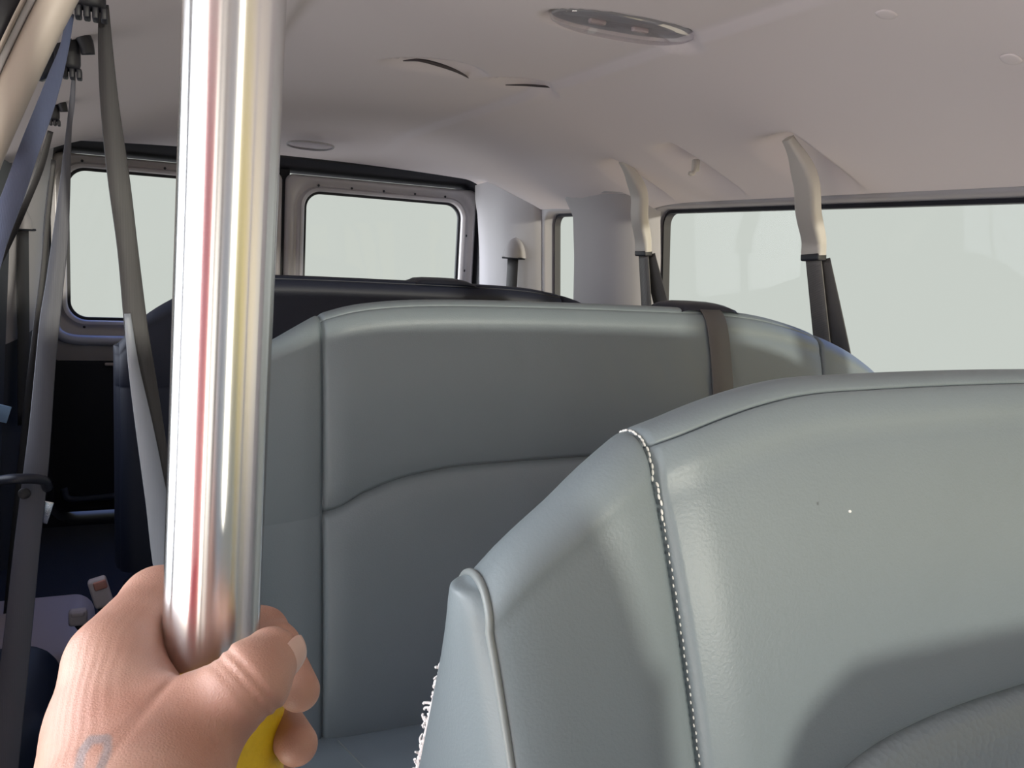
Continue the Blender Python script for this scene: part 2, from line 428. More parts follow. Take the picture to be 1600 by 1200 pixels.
# ------------------------------------------------------------------ rear doors
YR = 3.45
def rear_door(nm, x0, x1, win, hinge):
    """painted inner shell with a stepped window frame, dark lower trim, pane"""
    z0, z1 = -1.05, 0.25
    wx0, wx1, wz0, wz1 = win; n = 10
    def lp(x_a, x_b, za, zb, r, y): return [(x, y, z) for x, z in rrect(x_a, x_b, za, zb, r, n)]
    g = 0.046
    loops = [lp(x0, x1, -0.50, z1, 0.03, YR + 0.05), lp(x0, x1, -0.50, z1, 0.03, YR), lp(x0 + .008, x1 - .008, -0.495, z1 - .008, 0.026, YR - 0.008),
             lp(wx0 - g, wx1 + g, wz0 - g, wz1 + g * .8, 0.10, YR - 0.008), lp(wx0 - g + .008, wx1 + g - .008, wz0 - g + .008, wz1 + g * .8 - .008, 0.095, YR + 0.006),
             lp(wx0 - g + .020, wx1 + g - .020, wz0 - g + .020, wz1 + g * .8 - .017, 0.085, YR + 0.008), lp(wx0 - .014, wx1 + .014, wz0 - .014, wz1 + .013, 0.075, YR - 0.004),
             lp(wx0 - .004, wx1 + .004, wz0 - .004, wz1 + .004, 0.068, YR + 0.0), lp(wx0, wx1, wz0, wz1, 0.065, YR + 0.008), lp(wx0, wx1, wz0, wz1, 0.065, YR + 0.04)]
    d = struct(mk(nm, *loft(loops), PAINT, sharp=60))
    a = lp(wx0 - .003, wx1 + .003, wz0 - .003, wz1 + .003, 0.068, YR + .02); b = lp(wx0 + .010, wx1 - .010, wz0 + .010, wz1 - .010, 0.056, YR + .02)
    c2 = lp(wx0 + .010, wx1 - .010, wz0 + .010, wz1 - .010, 0.056, YR + .034); d2 = lp(wx0 - .003, wx1 + .003, wz0 - .003, wz1 + .003, 0.068, YR + .034)
    mk('window_seal', *loft([a, b, c2, d2], close=True), BLACK, parent=d, sharp=40)
    # rolled ledge under the window
    P = catmull([(wx0 - .042, YR - .012, wz0 - .020), (wx0 - .030, YR - .018, wz0 - .045), (wx0 + .005, YR - .022, wz0 - .064), (wx0 + .08, YR - .022, wz0 - .070), ((wx0 + wx1) / 2, YR - .022, wz0 - .070), (wx1 + .02, YR - .02, wz0 - .068)], 8)
    mk('sill_ledge', *tube(P, 0.019, 14), SILL, parent=d)
    mk('lower_trim', *rbox(((x0 + x1) / 2, YR + .01, (-0.475 + z0) / 2), (x1 - x0 + .05, 0.05, -0.475 - z0), 0.02), DOORTRIM, parent=d, sharp=40)
    # screw plugs in the frame
    scr = []
    for k in range(5):
        xx = wx0 + (wx1 - wx0) * (k + .4) / 5
        scr.append(ball((xx, YR + .004, wz1 + .022), (.005, .003, .005), nu=8, nv=6))
        scr.append(ball((xx, YR + .004, wz0 - .024), (.005, .003, .005), nu=8, nv=6))
    for k in range(3):
        scr.append(ball((wx1 + .024, YR + .004, wz0 + (wz1 - wz0) * (k + .7) / 3.6), (.004, .003, .006), nu=8, nv=6))
    mk('screw_plugs', *join(scr), DARKPLASTIC, parent=d)
    NWIN[0] += 1
    L = [[(x, YR + yy, z) for x, z in rrect(wx0 - .002, wx1 + .002, wz0 - .002, wz1 + .002, 0.066, 8)] for yy in (.024, .028)]
    struct(mk('window_%d' % NWIN[0], *loft(L, cap0=True, cap1=True), GLASS, smooth=False))
    return d
dl = rear_door('door_1', -0.243, 0.542, (-0.200, 0.475, -0.335, 0.205), 'l')
dr = rear_door('door_2', 0.556, 1.345, (0.630, 1.285, -0.335, 0.193), 'r')
# black weather seal round the rear opening, and the dark body edge behind it
a = rrect(-0.34, 1.45, -1.10, 0.345, 0.10); b = rrect(-0.245, 1.350, -1.06, 0.256, 0.08)
L = [[(x, 3.375, z) for x, z in a], [(x, 3.375, z) for x, z in rrect(-0.27, 1.378, -1.07, 0.30, 0.09)], [(x, 3.40, z) for x, z in rrect(-0.255, 1.362, -1.065, 0.280, 0.085)],
     [(x, 3.52, z) for x, z in b], [(x, 3.52, z) for x, z in a]]
struct(mk('trim_8', *loft(L, close=True), BLACK, sharp=45))
struct(mk('trim_14', *rbox((0.549, YR + .03, -0.40), (.05, .02, 1.34), .004), BLACK, sharp=40))
# pale latch bar on the dark lower trim of the left rear door
mk('door_latch', *rbox((0.005, YR - .022, -0.492), (0.17, 0.012, 0.012), 0.005), PALE, parent=dl)
P = catmull([(-0.22, YR - .03, -1.0 + .05), (-0.2, YR - .035, -1.02 + .03), (-0.1, YR - .035, -0.99), (0.2, YR - .035, -0.975), (0.5, YR - .03, -0.97)], 8)
mk('trim_bead', *tube(P, 0.014, 10), NAVY, parent=dl)

# jamb at the rear of the open side door: leaning beige arch with dark seal outside
def jamb(nm, off, y0, y1, wid, m, rad=0.012):
    pp = [at(px, py, Y=0.965) for px, py in ((205, -170), (160, -84), (119, 0), (93, 50), (64, 110), (36, 172), (5, 242), (-35, 340))]
    path = catmull([(q[0], q[2]) + (0,) for q in pp] + [(-0.215, -0.2, 0), (-0.25, -0.42, 0), (-0.275, -0.70, 0), (-0.285, -1.07, 0)], 6)[:, :2]
    V = []
    P3 = np.array(path); T = np.gradient(P3, axis=0); T /= np.linalg.norm(T, axis=1)[:, None]
    for p, t in zip(P3, T):
        nrm = np.array([t[1], -t[0]])      # points outward (to -x)
        if nrm[0] > 0: nrm = -nrm
        for a_, y in rrect(off, off + wid, y0, y1, rad, 4):
            q = p + nrm * a_
            V.append((q[0], y, q[1]))
    n = len(rrect(off, off + wid, y0, y1, rad, 4)); N = len(P3)
    return struct(mk(nm, V, gfaces(N, n, cv=True) + [tuple(range(n)), tuple(range((N - 1) * n, N * n))], m, sharp=50))
jamb('trim_9', 0.0, 0.965, 0.995, 0.030, TRIMLIGHT, 0.013)
jamb('trim_10', 0.030, 0.972, 0.995, 0.006, TRIM, 0.002)
jamb('trim_11', 0.036, 0.962, 0.99, 0.0025, TRIMLIGHT, 0.0015)
jamb('trim_12', 0.040, 0.975, 0.995, 0.020, BLACK, 0.006)
jamb('trim_13', 0.060, 0.97, 0.99, 0.003, TRIMLIGHT, 0.001)

# ------------------------------------------------------------------ bench seats
def frange(a, b, step):
    n = max(2, int(math.ceil(abs(b - a) / step)) + 1); return list(np.linspace(a, b, n))
def bench(label, x0, x1, ztop, yt, zb, xs, zmid, rec, group, mats, wrinkle=None, coarse=1.0, rtop=0.040, tb=0.165, side_b=0.012, pillow=0.012, legs=True, name='bench_seat', cat='bench seat', depth=0.47, flare=0.0, edge=0.8):
    lea, perf, pipe = mats
    root = thing(name, label, cat, ((x0 + x1) / 2, yt - 0.3, FL), group)
    st = 0.010 * coarse
    seams = list(xs)
    cols = set(round(v, 5) for v in frange(x0, x1, st))
    for s in seams:
        for d in (0, .0015, .003, .005, .008, .012): cols.add(round(s + d, 5)); cols.add(round(s - d, 5))
    for d in (0, .0012, .003, .006, .010, .015, .021, .028, .036): cols.add(round(x0 + d, 5)); cols.add(round(x1 - d, 5))
    cols = sorted(v for v in cols if x0 <= v <= x1)
    NL, NH, NA = int(34 / coarse), int(40 / coarse), 14
    def grade(n, ends):
        t = np.linspace(0, 1, n)
        return t - 0.11 * np.sin(2 * np.pi * t) / 1.0 if ends else t
    zref = max(ztop(v) for v in np.linspace(x0, x1, 40))
    tr = math.tan(math.radians(rec))
    def front_y(z): return yt - tr * (zref - z)
    base = [math.pi * k / (2 * NA) for k in range(1, 2 * NA)]
    extra = [0.95 + d for d in (-.09, -.05, -.028, -.012, 0, .012, .028, .05, .09)]
    ARC = sorted([v for v in base if abs(v - .95) > .1 and abs(math.pi - v - .95) > .1] + extra + [math.pi - v for v in extra])
    G = []
    re = 0.034
    for x in cols:
        zt = ztop(x); r = rtop * (0.75 + 0.25 * float(sstep(0, 0.2, min(x - x0, x1 - x)))); rz = r * 0.95
        z1 = zt - rz; zm = zmid(x)
        e = min(x - x0, x1 - x)
        back = (re - math.sqrt(max(re * re - (re - e) ** 2, 0))) * edge if e < re else 0
        fr = []
        gl = list(np.linspace(zb, zm, NL) ); gh = list(np.linspace(zm, z1, NH))
        for g_, n_ in ((gl, NL), (gh, NH)):      # crowd rows near the mid seam
            pass
        tl = np.linspace(0, 1, NL) ** 0.8; tl = 1 - (1 - np.linspace(0, 1, NL)) ** 1.5
        th_ = np.linspace(0, 1, NH) ** 1.5
        zl = zb + (zm - zb) * tl; zh = zm + (z1 - zm) * th_
        zz = np.concatenate([zl, zh[1:]])
        cols_d = 0.0
        for s in seams: cols_d += 0.007 * math.exp(-((x - s) / 0.0035) ** 2) + 0.006 * math.exp(-((x - s) / 0.02) ** 2)
        inmid = xs[0] < x < xs[-1]
        fy = []
        for z in zz:
            y = front_y(z) + back * (0.6 + 0.4 * float(sstep(zt, zt - .25, z))) + cols_d
            # padded crown of each panel
            lo = z < zm
            span = (zm - zb) if lo else (z1 - zm)
            q = ((z - zb) / span) if lo else ((z - zm) / span)
            q = min(max(q, 0), 1)
            y -= (pillow * 1.5 if lo and inmid else pillow) * (math.sin(math.pi * q) ** 0.7 if 0 < q < 1 else 0) * (1 if inmid else 0.5)
            if inmid: y += 0.007 * math.exp(-((z - zm) / 0.004) ** 2) + (0.004 * math.exp(-((z - zm) / 0.02) ** 2))
            if wrinkle: y += wrinkle(x, z)
            fy.append(y)
        ring = [(x, y, z) for y, z in zip(fy, zz)]
        yf = fy[-1]
        arc = []
        for a in ARC:
            rad = 1.0
            gus = (0.11 * math.exp(-((a - 0.95) / 0.022) ** 2) + 0.05 * math.exp(-((a - 0.95) / 0.12) ** 2)) if inmid else 0
            sm = sum(math.exp(-((x - s) / 0.0035) ** 2) for s in seams) * 0.10
            rad -= gus + sm
            arc.append((x, yf + r - r * rad * math.cos(a), z1 + rz * rad * math.sin(a)))
        # drop the exact middle so front and back pair up
        rear = []
        for z in zz[::-1]:
            T = 2 * r + (tb - 2 * r) * (z1 - z) / (z1 - zb)
            rear.append((x, front_y(z) + (yf - front_y(z1)) + T + 0.0, z))
        ring += arc + rear
        if flare:
            fw = float(1 - sstep(x0 + .15, x0 + .55, x))
            ring = [(px_ + (flare * fw * max(0, zt - .03 - pz_) if q_ < len(ring) - len(rear) else 0), py_, pz_) for q_, (px_, py_, pz_) in enumerate(ring)]
        G.append(ring)
    NF = NL + NH - 1; NAr = len(ARC); JG = sum(1 for v in ARC if v < 0.95); S = len(G[0])
    Vall = np.array(G)                       # cols x S x 3
    nc = len(cols)
    reg = {}
    for i in range(nc - 1):
        xm = (cols[i] + cols[i + 1]) / 2
        for j in range(S - 1):
            if xm < xs[0]: k = 'bolster_a'
            elif xm > xs[-1]: k = 'bolster_b'
            elif j < NL - 1: k = 'lumbar_panel'
            elif j < NF + JG: k = 'back_panel'
            elif j < NF + NAr - 1: k = 'top_gusset'
            else: k = 'rear_cover'
            reg.setdefault(k, []).append((i, j))
    for k, cells in reg.items():
        idx = {}; V = []; F_ = []
        def vid(i, j):
            if (i, j) not in idx: idx[(i, j)] = len(V); V.append(Vall[i, j])
            return idx[(i, j)]
        for i, j in cells: F_.append((vid(i, j), vid(i + 1, j), vid(i + 1, j + 1), vid(i, j + 1)))
        nm = 'side_bolster' if k.startswith('bolster') else k
        mk(nm, V, F_, perf if k == 'lumbar_panel' else lea, parent=root)
    # side panels
    for ci, sg in ((0, -1), (nc - 1, 1)):
        ring = Vall[ci]; K = 12; V = []; half = S // 2
        for j in range(half + 1):
            a = ring[j]; b = ring[S - 1 - j]
            for k in range(K + 1):
                t = k / K
                p = a * (1 - t) + b * t
                p = p + np.array([sg * side_b * (math.sin(math.pi * t) ** 0.6 if 0 < t < 1 else 0) * min(1, (half - j) / 14), 0, 0])
                V.append(p)
        sp = mk('side_panel', V, gfaces(half + 1, K + 1), lea, parent=root)
        if coarse <= 1.5:
            P = [ring[j] + np.array([sg * 0.001, 0, 0]) for j in range(0, S - 1 - NF + 2)]
            mk('piping', *tube(np.array(P), 0.0030, 8), pipe, parent=sp)
    # cushion, hinge rail and legs
    yb = front_y(zb)
    W = x1 - x0
    L = []
    for k, (ii, zz_) in enumerate(((0.02, -.15), (0, -.13), (0, -.05), (0.006, -.02), (0.02, -.004), (0.05, .004), (0.25, .012))):
        f = min(1, 0.5 / max(W, .4))
        L.append([(x, y, zb + zz_) for x, y in rrect(x0 + ii, x1 - ii, yb - depth + ii, yb + .05 - ii * .6, 0.05 if ii < .1 else .02, 8)])
    cu = mk('cushion', *loft(L, cap0=True, cap1=True), lea, parent=root, sharp=60)
    if coarse <= 1.5:
        P = [(xs[0] + .02, yb - .01, zb + .0075), (xs[0] + .05, yb - .15, zb + .0125), (xs[0] + .07, yb - .30, zb + .0125)]
        mk('cushion_seam', *tube(catmull(P, 6), 0.0012, 6), pipe, parent=cu)
    if legs:
        for xx in (x0 + .12, x1 - .12):
            for yy in (yb - depth + .08, yb - .05):
                mk('leg', *rbox((xx, yy, (zb - .15 + FL) / 2), (.05, .04, zb - .15 - FL), .008), DARKPLASTIC, parent=root, sharp=40)
    root['_g'] = 0; del root['_g']
    return root, Vall, cols, (NF, NAr, S, NL)

ip = lambda P: (lambda x: float(np.interp(x, [p[0] for p in P], [p[1] for p in P])))
def smooth_ip(P):
    C_ = catmull([(a, b, 0) for a, b in P], 10); return lambda x: float(np.interp(x, C_[:, 0], C_[:, 1]))
# nearest bench
zt1 = smooth_ip([(0.218, -0.220), (0.240, -0.198), (0.275, -0.173), (0.34, -0.131), (0.46, -0.094), (0.58, -0.084), (0.85, -0.080), (1.15, -0.090), (1.34, -0.13), (1.42, -0.19)])
zm1 = smooth_ip([(0.218, -0.46), (0.36, -0.44), (0.46, -0.405), (0.55, -0.378), (0.70, -0.362), (0.95, -0.355), (1.2, -0.37), (1.42, -0.43)])
b1, G1, C1, I1 = bench('nearest grey leather bench seat with a pale side panel and white frayed rear edge', 0.218, 1.42, zt1, 0.515, -0.765, (0.350, 1.29), zm1, 10.5, 'three rows of leather bench seats', (LEATHER, PERF, PIPE), flare=0.15, tb=0.36, side_b=0.018, edge=0.3)
# middle bench
def wr2(x, z):
    v = 0
    for k, (xa, sl) in enumerate(((0.58, .35), (0.66, .42), (0.74, .5), (0.83, .55), (0.91, .6), (0.99, .45))):
        t = (-0.10 - z)
        if t > 0:
            d = (x - (xa + sl * t))
            v += 0.0018 * math.exp(-(d / 0.011) ** 2) * float(sstep(0.03, 0.07, t) * (1 - sstep(0.06, 0.15 + .02 * (k % 3), t)))
    return v
zt2 = smooth_ip([(0.10, -0.225), (0.16, -0.178), (0.205, -0.150), (0.28, -0.110), (0.36, -0.091), (0.50, -0.082), (0.80, -0.080), (1.05, -0.084), (1.20, -0.105), (1.34, -0.150), (1.44, -0.205)])
zm2 = smooth_ip([(0.10, -0.43), (0.27, -0.415), (0.34, -0.385), (0.42, -0.362), (0.55, -0.350), (0.90, -0.345), (1.2, -0.36), (1.44, -0.42)])
b2, G2, C2, I2 = bench('grey leather bench seat in the middle row with slanting creases below its top edge', 0.10, 1.44, zt2, 1.315, -0.765, (0.272, 1.27), zm2, 8, 'three rows of leather bench seats', (LEATHER, LEATHER, PIPE), wrinkle=wr2)
# rear bench
zt3 = smooth_ip([(-0.02, -0.255), (0.02, -0.205), (0.08, -0.160), (0.17, -0.115), (0.27, -0.092), (0.42, -0.086), (0.9, -0.088), (1.06, -0.100), (1.17, -0.128), (1.25, -0.18)])
b3, G3, C3, I3 = bench('bench seat in the last row below the rear windows, its shade painted into the leather', -0.02, 1.25, zt3, 2.115, -0.765, (0.15, 1.1), lambda x: -0.35, 8, 'three rows of leather bench seats', (SHADELEATHER, SHADELEATHER, PIPE), coarse=1.6)

# white stitches over the nearest bench's outer seam
ci = min(range(len(C1)), key=lambda i: abs(C1[i] - 0.350))
ring = G1[ci]; NF, NAr, S, NL = I1
seq = [ring[j] for j in range(NL + 4, NF + NAr // 2 + 6)]
P = np.array(seq); ds = np.concatenate([[0], np.cumsum(np.linalg.norm(np.diff(P, axis=0), axis=1))])
st = []
tot = ds[-1]; s_ = 0.0; k = 0
while s_ < tot:
    p = np.array([np.interp(s_, ds, P[:, q]) for q in range(3)]); p2 = np.array([np.interp(min(s_ + .002, tot), ds, P[:, q]) for q in range(3)])
    t = p2 - p
    if np.linalg.norm(t) > 1e-6:
        t /= np.linalg.norm(t)
        frac = s_ / tot
        big = 1.0 if frac > 0.72 else 0.1
        nrm = np.cross(t, [1, 0, 0]); 
        off = np.array([0.0005 + .0006 * math.sin(k * 2.1), -0.0045 if frac < .8 else -0.003, 0.002 if frac > .75 else 0])
        st.append(ball(p + off, (.0011 * (.6 + .4 * big), .0011 * (.6 + .4 * big), .0023 * (.6 + .4 * big)), axes=[[1, 0, 0], nrm / max(np.linalg.norm(nrm), 1e-6), t], nu=6, nv=5))
    s_ += 0.0046 if s_ / tot > .7 else .0058; k += 1
mk('stitching', *join(st), THREAD, parent=b1)
# frayed white lining along its rear edge
rng = random.Random(5); fr = []
ring = G1[0]; rear = [ring[S - 1 - j] for j in range(6, NF)]
RP = np.array(rear)
for k in range(190):
    q = rng.random() * (len(RP) - 9); i = int(q); p = RP[i] * (1 - q + i) + RP[i + 1] * (q - i)
    if p[2] > -0.262: continue
    L_ = rng.uniform(.0025, .0065) * (1.5 if rng.random() < .12 else 1)
    d1 = np.array([-rng.uniform(.1, .7), rng.uniform(.3, 1), rng.uniform(-.9, .9)]); d1 /= np.linalg.norm(d1)
    d2 = np.array([-rng.uniform(-.3, .6), rng.uniform(-.6, .5), rng.uniform(-1, 1)]); d2 /= np.linalg.norm(d2)
    pp = [p - d1 * .003, p + d1 * L_ * .5, p + d1 * L_ * .7 + d2 * L_ * .5, p + d1 * L_ * .35 + d2 * L_ * .8]
    fr.append(tube(catmull(pp, 3), np.linspace(.0016, .0007, 10), 5))
P = np.array([p + np.array([-.0005, .0005, 0]) for p in RP if p[2] < -0.255])
fr.append(tube(P, 0.0018, 6))
mk('frayed_lining', *join(fr), FOAM, parent=b1)
# tiny white speck on its back panel
p = at(1328, 799, Y=0.462)
mk('white_fleck', *ball(p, (.0012, .0012, .0012), nu=8, nv=6), THREAD, parent=b1)

# belts that run over the tops of the middle and rear benches, with their guides
def top_guide(parent, x, ysil, zt, wid, belt_w):
    pr = ((-0.058, .004), (-0.052, .012), (-0.03, .017), (0, .018), (0.03, .017), (.05, .012), (.058, .002))
    V = []
    for sx, hh in ((-1, 0), (-.94, .5), (-.8, .85), (-.5, 1), (0, 1.03), (.4, 1), (.7, .8), (.88, .5), (1, 0)):
        for dy, dz in pr: V.append((x + sx * wid / 2, ysil + dy, zt - .012 + dz * hh + .004))
    mk('belt_guide', V, gfaces(9, len(pr)), DARKPLASTIC, parent=parent)
top_guide(b2, 1.005, 1.385, -0.080, 0.135, .05)
top_guide(b3, 0.76, 2.18, -0.086, 0.17, .05)
def front_pts(G, C_, x, n, jstart, jend):
    i = min(range(len(C_)), key=lambda q: abs(C_[q] - x)); return [G[i][int(j)] for j in np.linspace(jstart, jend, n)]
NF2, NA2, S2, NL2 = I2
fp = front_pts(G2, C2, 1.005, 9, 10, NF2 + NA2 // 2)
P = [np.array(p) + np.array([(1.03 - 1.005) * (1 - k / 8.0) , -.005, .0035 if k > 6 else 0]) for k, p in enumerate(fp)]
mk('shoulder_belt', *ribbon(P, [(1, 0, 0)] * 9, 0.047), WEBG, parent=b2)

# ------------------------------------------------------------------ seat belts on the walls
def arm_belt(label, x0, y0, z0, xb, yb, zb, belt, belt2, group):
    r = thing('seat_belt', label, 'seat belt', (xb, yb, zb), group)
    # curved plastic arm: loft of rounded sections
    path = catmull([(x0 - .01, y0 + .004, z0 + .012), (x0 + .022, y0, z0 - .028), (x0 + .050, y0 + .002, z0 - .075), ((x0 + xb) / 2 + .018, (y0 + yb) / 2, (z0 + zb) / 2 - .02), (xb - .002, yb, zb + .035), (xb + .003, yb, zb)], 6)
    N = len(path); T = np.gradient(path, axis=0); T /= np.linalg.norm(T, axis=1)[:, None]
    V = []
    for i in range(N):
        s = i / (N - 1)
        ax = np.array([0, -1, 0]); ax = ax - T[i] * ax.dot(T[i]); ax /= np.linalg.norm(ax); dp = np.cross(T[i], ax)
        wd = 0.024 + 0.031 * float(sstep(0, .35, s)) + 0.004 * float(sstep(.7, 1, s)); th = 0.020 + 0.010 * float(sstep(0, .3, s)) - .006 * float(sstep(.6, 1, s))
        for a_, b_ in rrect(-wd / 2, wd / 2, -th / 2, th / 2, min(wd, th) * .32, 4): V.append(path[i] + ax * a_ + dp * b_)
    n = 20
    arm = mk('belt_arm', V, gfaces(N, n, cv=True) + [tuple(range(n)), tuple(range((N - 1) * n, N * n))], ARM, parent=r, sharp=60)
    axd = path[-1] - path[-4]; axd /= np.linalg.norm(axd)
    ax = np.array([0, -1, 0.0]); ax -= axd * ax.dot(axd); ax /= np.linalg.norm(ax)
    mk('belt_clip', *rbox(path[-1] + axd * .004, (.054, .026, .016), .004, axes=[ax, np.cross(axd, ax), axd]), BLACK, parent=arm, sharp=40)
    st = np.array([xb + .004, yb, zb - .008])
    p1 = [st + (np.array(belt) - st) * t for t in (0, .33, .66, 1)]
    mk('webbing', *ribbon(p1, [(0.1, -1, 0)] * 4, (.043, .045, .047, .047)), WEBG, parent=r)
    st2 = st + np.array([.010, -.012, 0])
    p2 = [st2 + (np.array(belt2) - st2) * t for t in (0, .33, .66, 1)]
    mk('retractor_webbing', *ribbon(p2, [(0.5, -1, 0), (.55, -1, 0), (.6, -1, 0), (.6, -1, 0)], (.040, .044, .046, .046)), WEB, parent=r)
    return r
arm_belt('grey seat belt hanging from a curved arm in front of the right side window', 1.222, 1.405, 0.250, 1.345, 1.447, 0.036, (1.432, 1.435, -0.30), (1.450, 1.385, -0.30), 'seat belts on roof arms')
arm_belt('grey seat belt hanging from a curved arm against the right window pillar', 1.222, 2.045, 0.252, 1.302, 2.055, 0.027, (1.335, 2.015, -0.30), (1.390, 1.96, -0.30), 'seat belts on roof arms')

def hood_belt(label, s, x, y, z):
    r = thing('seat_belt', label, 'seat belt', (x, y, z))
    V = []
    nu, nv = 13, 9
    for i in range(nu):
        t = i / (nu - 1)                       # 0 top, 1 bottom
        hw = 0.046 * math.sqrt(1 - (1 - t) ** 2) + .001; d = 0.034 * math.sin(math.pi / 2 * min(1, t * 1.05)) + .002
        for j in range(nv):
            a = math.pi * j / (nv - 1)
            # lies on a wall facing inwards and slightly forwards
            across = np.array([-s * 0.6, 0.8, 0]); outw = np.array([-s * 0.8, -0.6, 0])
            V.append(np.array([x, y, z + .042 - .078 * t]) + across * hw * math.cos(a) * 1.0 + outw * d * math.sin(a))
    hd = mk('belt_hood', V, gfaces(nu, nv), TRIM, parent=r)
    ac = np.array([-s * 0.6, 0.8, 0]); ow = np.array([-s * 0.8, -0.6, 0])
    mk('slot', *rbox(np.array([x, y, z - .038]) + ow * .014, (.088, .030, .007), .003, axes=[ac, ow, [0, 0, 1]]), BLACK, parent=hd)
    p0 = np.array([x, y, z - .04]) + ow * .018
    mk('webbing', *ribbon([p0, p0 + np.array([s * .004, 0, -.3]), p0 + np.array([s * .01, 0, -.6])], [ac] * 3, .047), WEB, parent=r)
ph = at(806, 388, Y=3.045); hood_belt('seat belt under a small hood on the right rear pillar beside the rear door', 1, ph[0], ph[1], ph[2])
ph = at(27, 338, Y=3.02); hood_belt('seat belt under a small hood on the left rear pillar, at the left edge', -1, ph[0], ph[1], ph[2])

def ring_anchor(parent, p, s=1.0):
    """black height adjuster: body, hooked cover and bolt"""
    p = np.array(p)
    ab = mk('anchor_body', *rbox(p + np.array([-.004, 0, -.012]) * s, (.034 * s, .022 * s, .050 * s), .010 * s), BLACK, parent=parent)
    P = catmull([p + np.array(q) * s for q in ((-.010, -.006, .012), (.002, -.010, .022), (.012, -.012, .018), (.020, -.012, .004), (.023, -.010, -.012))], 5)
    mk('anchor_hook', *tube(P, np.linspace(.013, .009, len(P)) * s, 10), BLACK, parent=parent)
    mk('anchor_bolt', *ball(p + np.array([-.002, -.018, .006]) * s, (.005 * s, .004 * s, .005 * s), nu=10, nv=6), CHROME, parent=ab)
    tt = [rbox(p + np.array([-.016 + .009 * k, -.002, -.040]) * s, (.007 * s, .024 * s, .014 * s), .002) for k in range(4)]
    mk('anchor_teeth', *join(tt), BLACK, parent=ab)
# first anchor (partly above the frame): two strands
pa = at(146, -34, Y=1.16)
s1 = thing('seat_belt', 'long twisted seat belt hanging down just left of the metal pole', 'seat belt', pa)
ring_anchor(s1, pa)
Yb = 1.16
def strand(pts, Y):
    """(left px, right px, row) -> centres, widths, directions at distance Y"""
    C_, W_ = [], []
    for (l, r, row), y in zip(pts, Y if hasattr(Y, '__len__') else [Y] * len(pts)):
        a = at(l, row, Y=y); b = at(r, row, Y=y); C_.append((a + b) / 2); W_.append(np.linalg.norm(b - a))
    return C_, W_
cs, ws = strand([(154, 170, 8), (153, 177, 80), (157, 187, 170), (168, 203, 280), (183, 216, 390), (194, 231, 510), (205, 244, 590), (217, 258, 680), (229, 274, 780), (241, 288, 890)], [1.19, 1.18, 1.17, 1.16, 1.16, 1.15, 1.15, 1.14, 1.13, 1.12])
cs += [np.array([.075, 1.10, -.52]), np.array([.092, 1.10, -.76])]; ws += [.047, .047]
mk('webbing', *ribbon(cs, [(1, -.15, 0), (1, -.2, 0), (1, -.1, 0)] + [(1, 0, 0)] * 2 + [(1, 0, 0), (1, 0, 0), (1, .1, 0), (1, .1, 0), (1, .1, 0), (1, .1, 0), (1, .1, 0)], ws, .0014), WEB, parent=s1)
# second layer, folded over the first lower down, paler face forward
cs, ws = strand([(194, 204, 490), (200, 217, 570), (212, 240, 670), (227, 262, 780), (239, 282, 880), (262, 310, 1010)], [1.147, 1.142, 1.135, 1.125, 1.115, 1.10])
cs += [np.array([.080, 1.092, -.53]), np.array([.094, 1.092, -.76])]; ws += [.047, .047]
mk('folded_webbing', *ribbon(cs, [(1, .05, 0)] * 8, ws, .0014), WEBPALE, parent=s1)
cs, ws = strand([(104, 116, 22), (94, 108, 72), (76, 98, 118), (56, 84, 168), (30, 62, 232), (5, 40, 300), (-22, 14, 370), (-70, -30, 500)], [1.17, 1.12, 1.08, 1.04, .99, .94, .90, .84])
cs += [np.array([-.235, .90, -.32]), np.array([-.275, 1.0, -.62]), np.array([-.290, 1.06, -.95])]; ws += [.045, .045, .045]
mk('retractor_webbing', *ribbon(cs, [(1, .5, 0), (1, .4, 0), (1, .3, 0), (1, .2, 0), (1, .1, 0), (1, .1, 0), (1, .1, 0), (1, .1, 0), (.6, .7, 0), (.3, 1, 0), (.1, 1, 0)], ws, .0014), WEBB, parent=s1)

pa = at(110, 70, Y=1.50)
s2 = thing('seat_belt', 'seat belt with a dark loop and round stop button hanging along the left window', 'seat belt', pa)
ring_anchor(s2, pa, 1.05)
mk('anchor_plate', *rbox(at(82, 95, Y=1.53), (.07, .03, .035), .008, axes=[[.8, 0, .6], [0, 1, 0], [-.6, 0, .8]]), DARKPLASTIC, parent=s2)
cs, ws = strand([(113, 118, 112), (108, 117, 160), (103, 112, 205), (93, 110, 290), (82, 107, 370), (72, 100, 440), (62, 94, 500), (55, 87, 570), (46, 81, 660), (36, 75, 740), (22, 63, 850), (6, 50, 990), (-12, 36, 1130), (-24, 26, 1230)], [1.51, 1.50, 1.49, 1.48, 1.47, 1.46, 1.45, 1.44, 1.42, 1.40, 1.38, 1.35, 1.32, 1.30])
mk('webbing', *ribbon(cs, [(1, .3, 0), (1, .3, 0), (1, .2, 0), (1, .1, 0)] + [(1, 0, 0)] * 10, ws, .0014), WEBC, parent=s2)
a = at(-4, 752, Y=1.385); b = at(66, 750, Y=1.385)
P = catmull([a + np.array([-.03, .0, -.012]), a, (a + b) / 2 + np.array([0, -.012, .006]), b, b + np.array([.006, .012, -.016])], 6)
mk('belt_loop', *tube(P, 0.0075, 10), DARKPLASTIC, parent=s2)
p = at(38, 771, Y=1.385); mk('stop_button', *ball(p, (.0085, .004, .0085), nu=14, nv=8), WEB, parent=s2)
p = at(68, 800, Y=1.42); mk('latch_tongue', *rbox(p, (.020, .003, .034), .001, axes=[[1, 0, -.3], [0, 1, 0], [.3, 0, 1]]), CHROME, parent=s2)

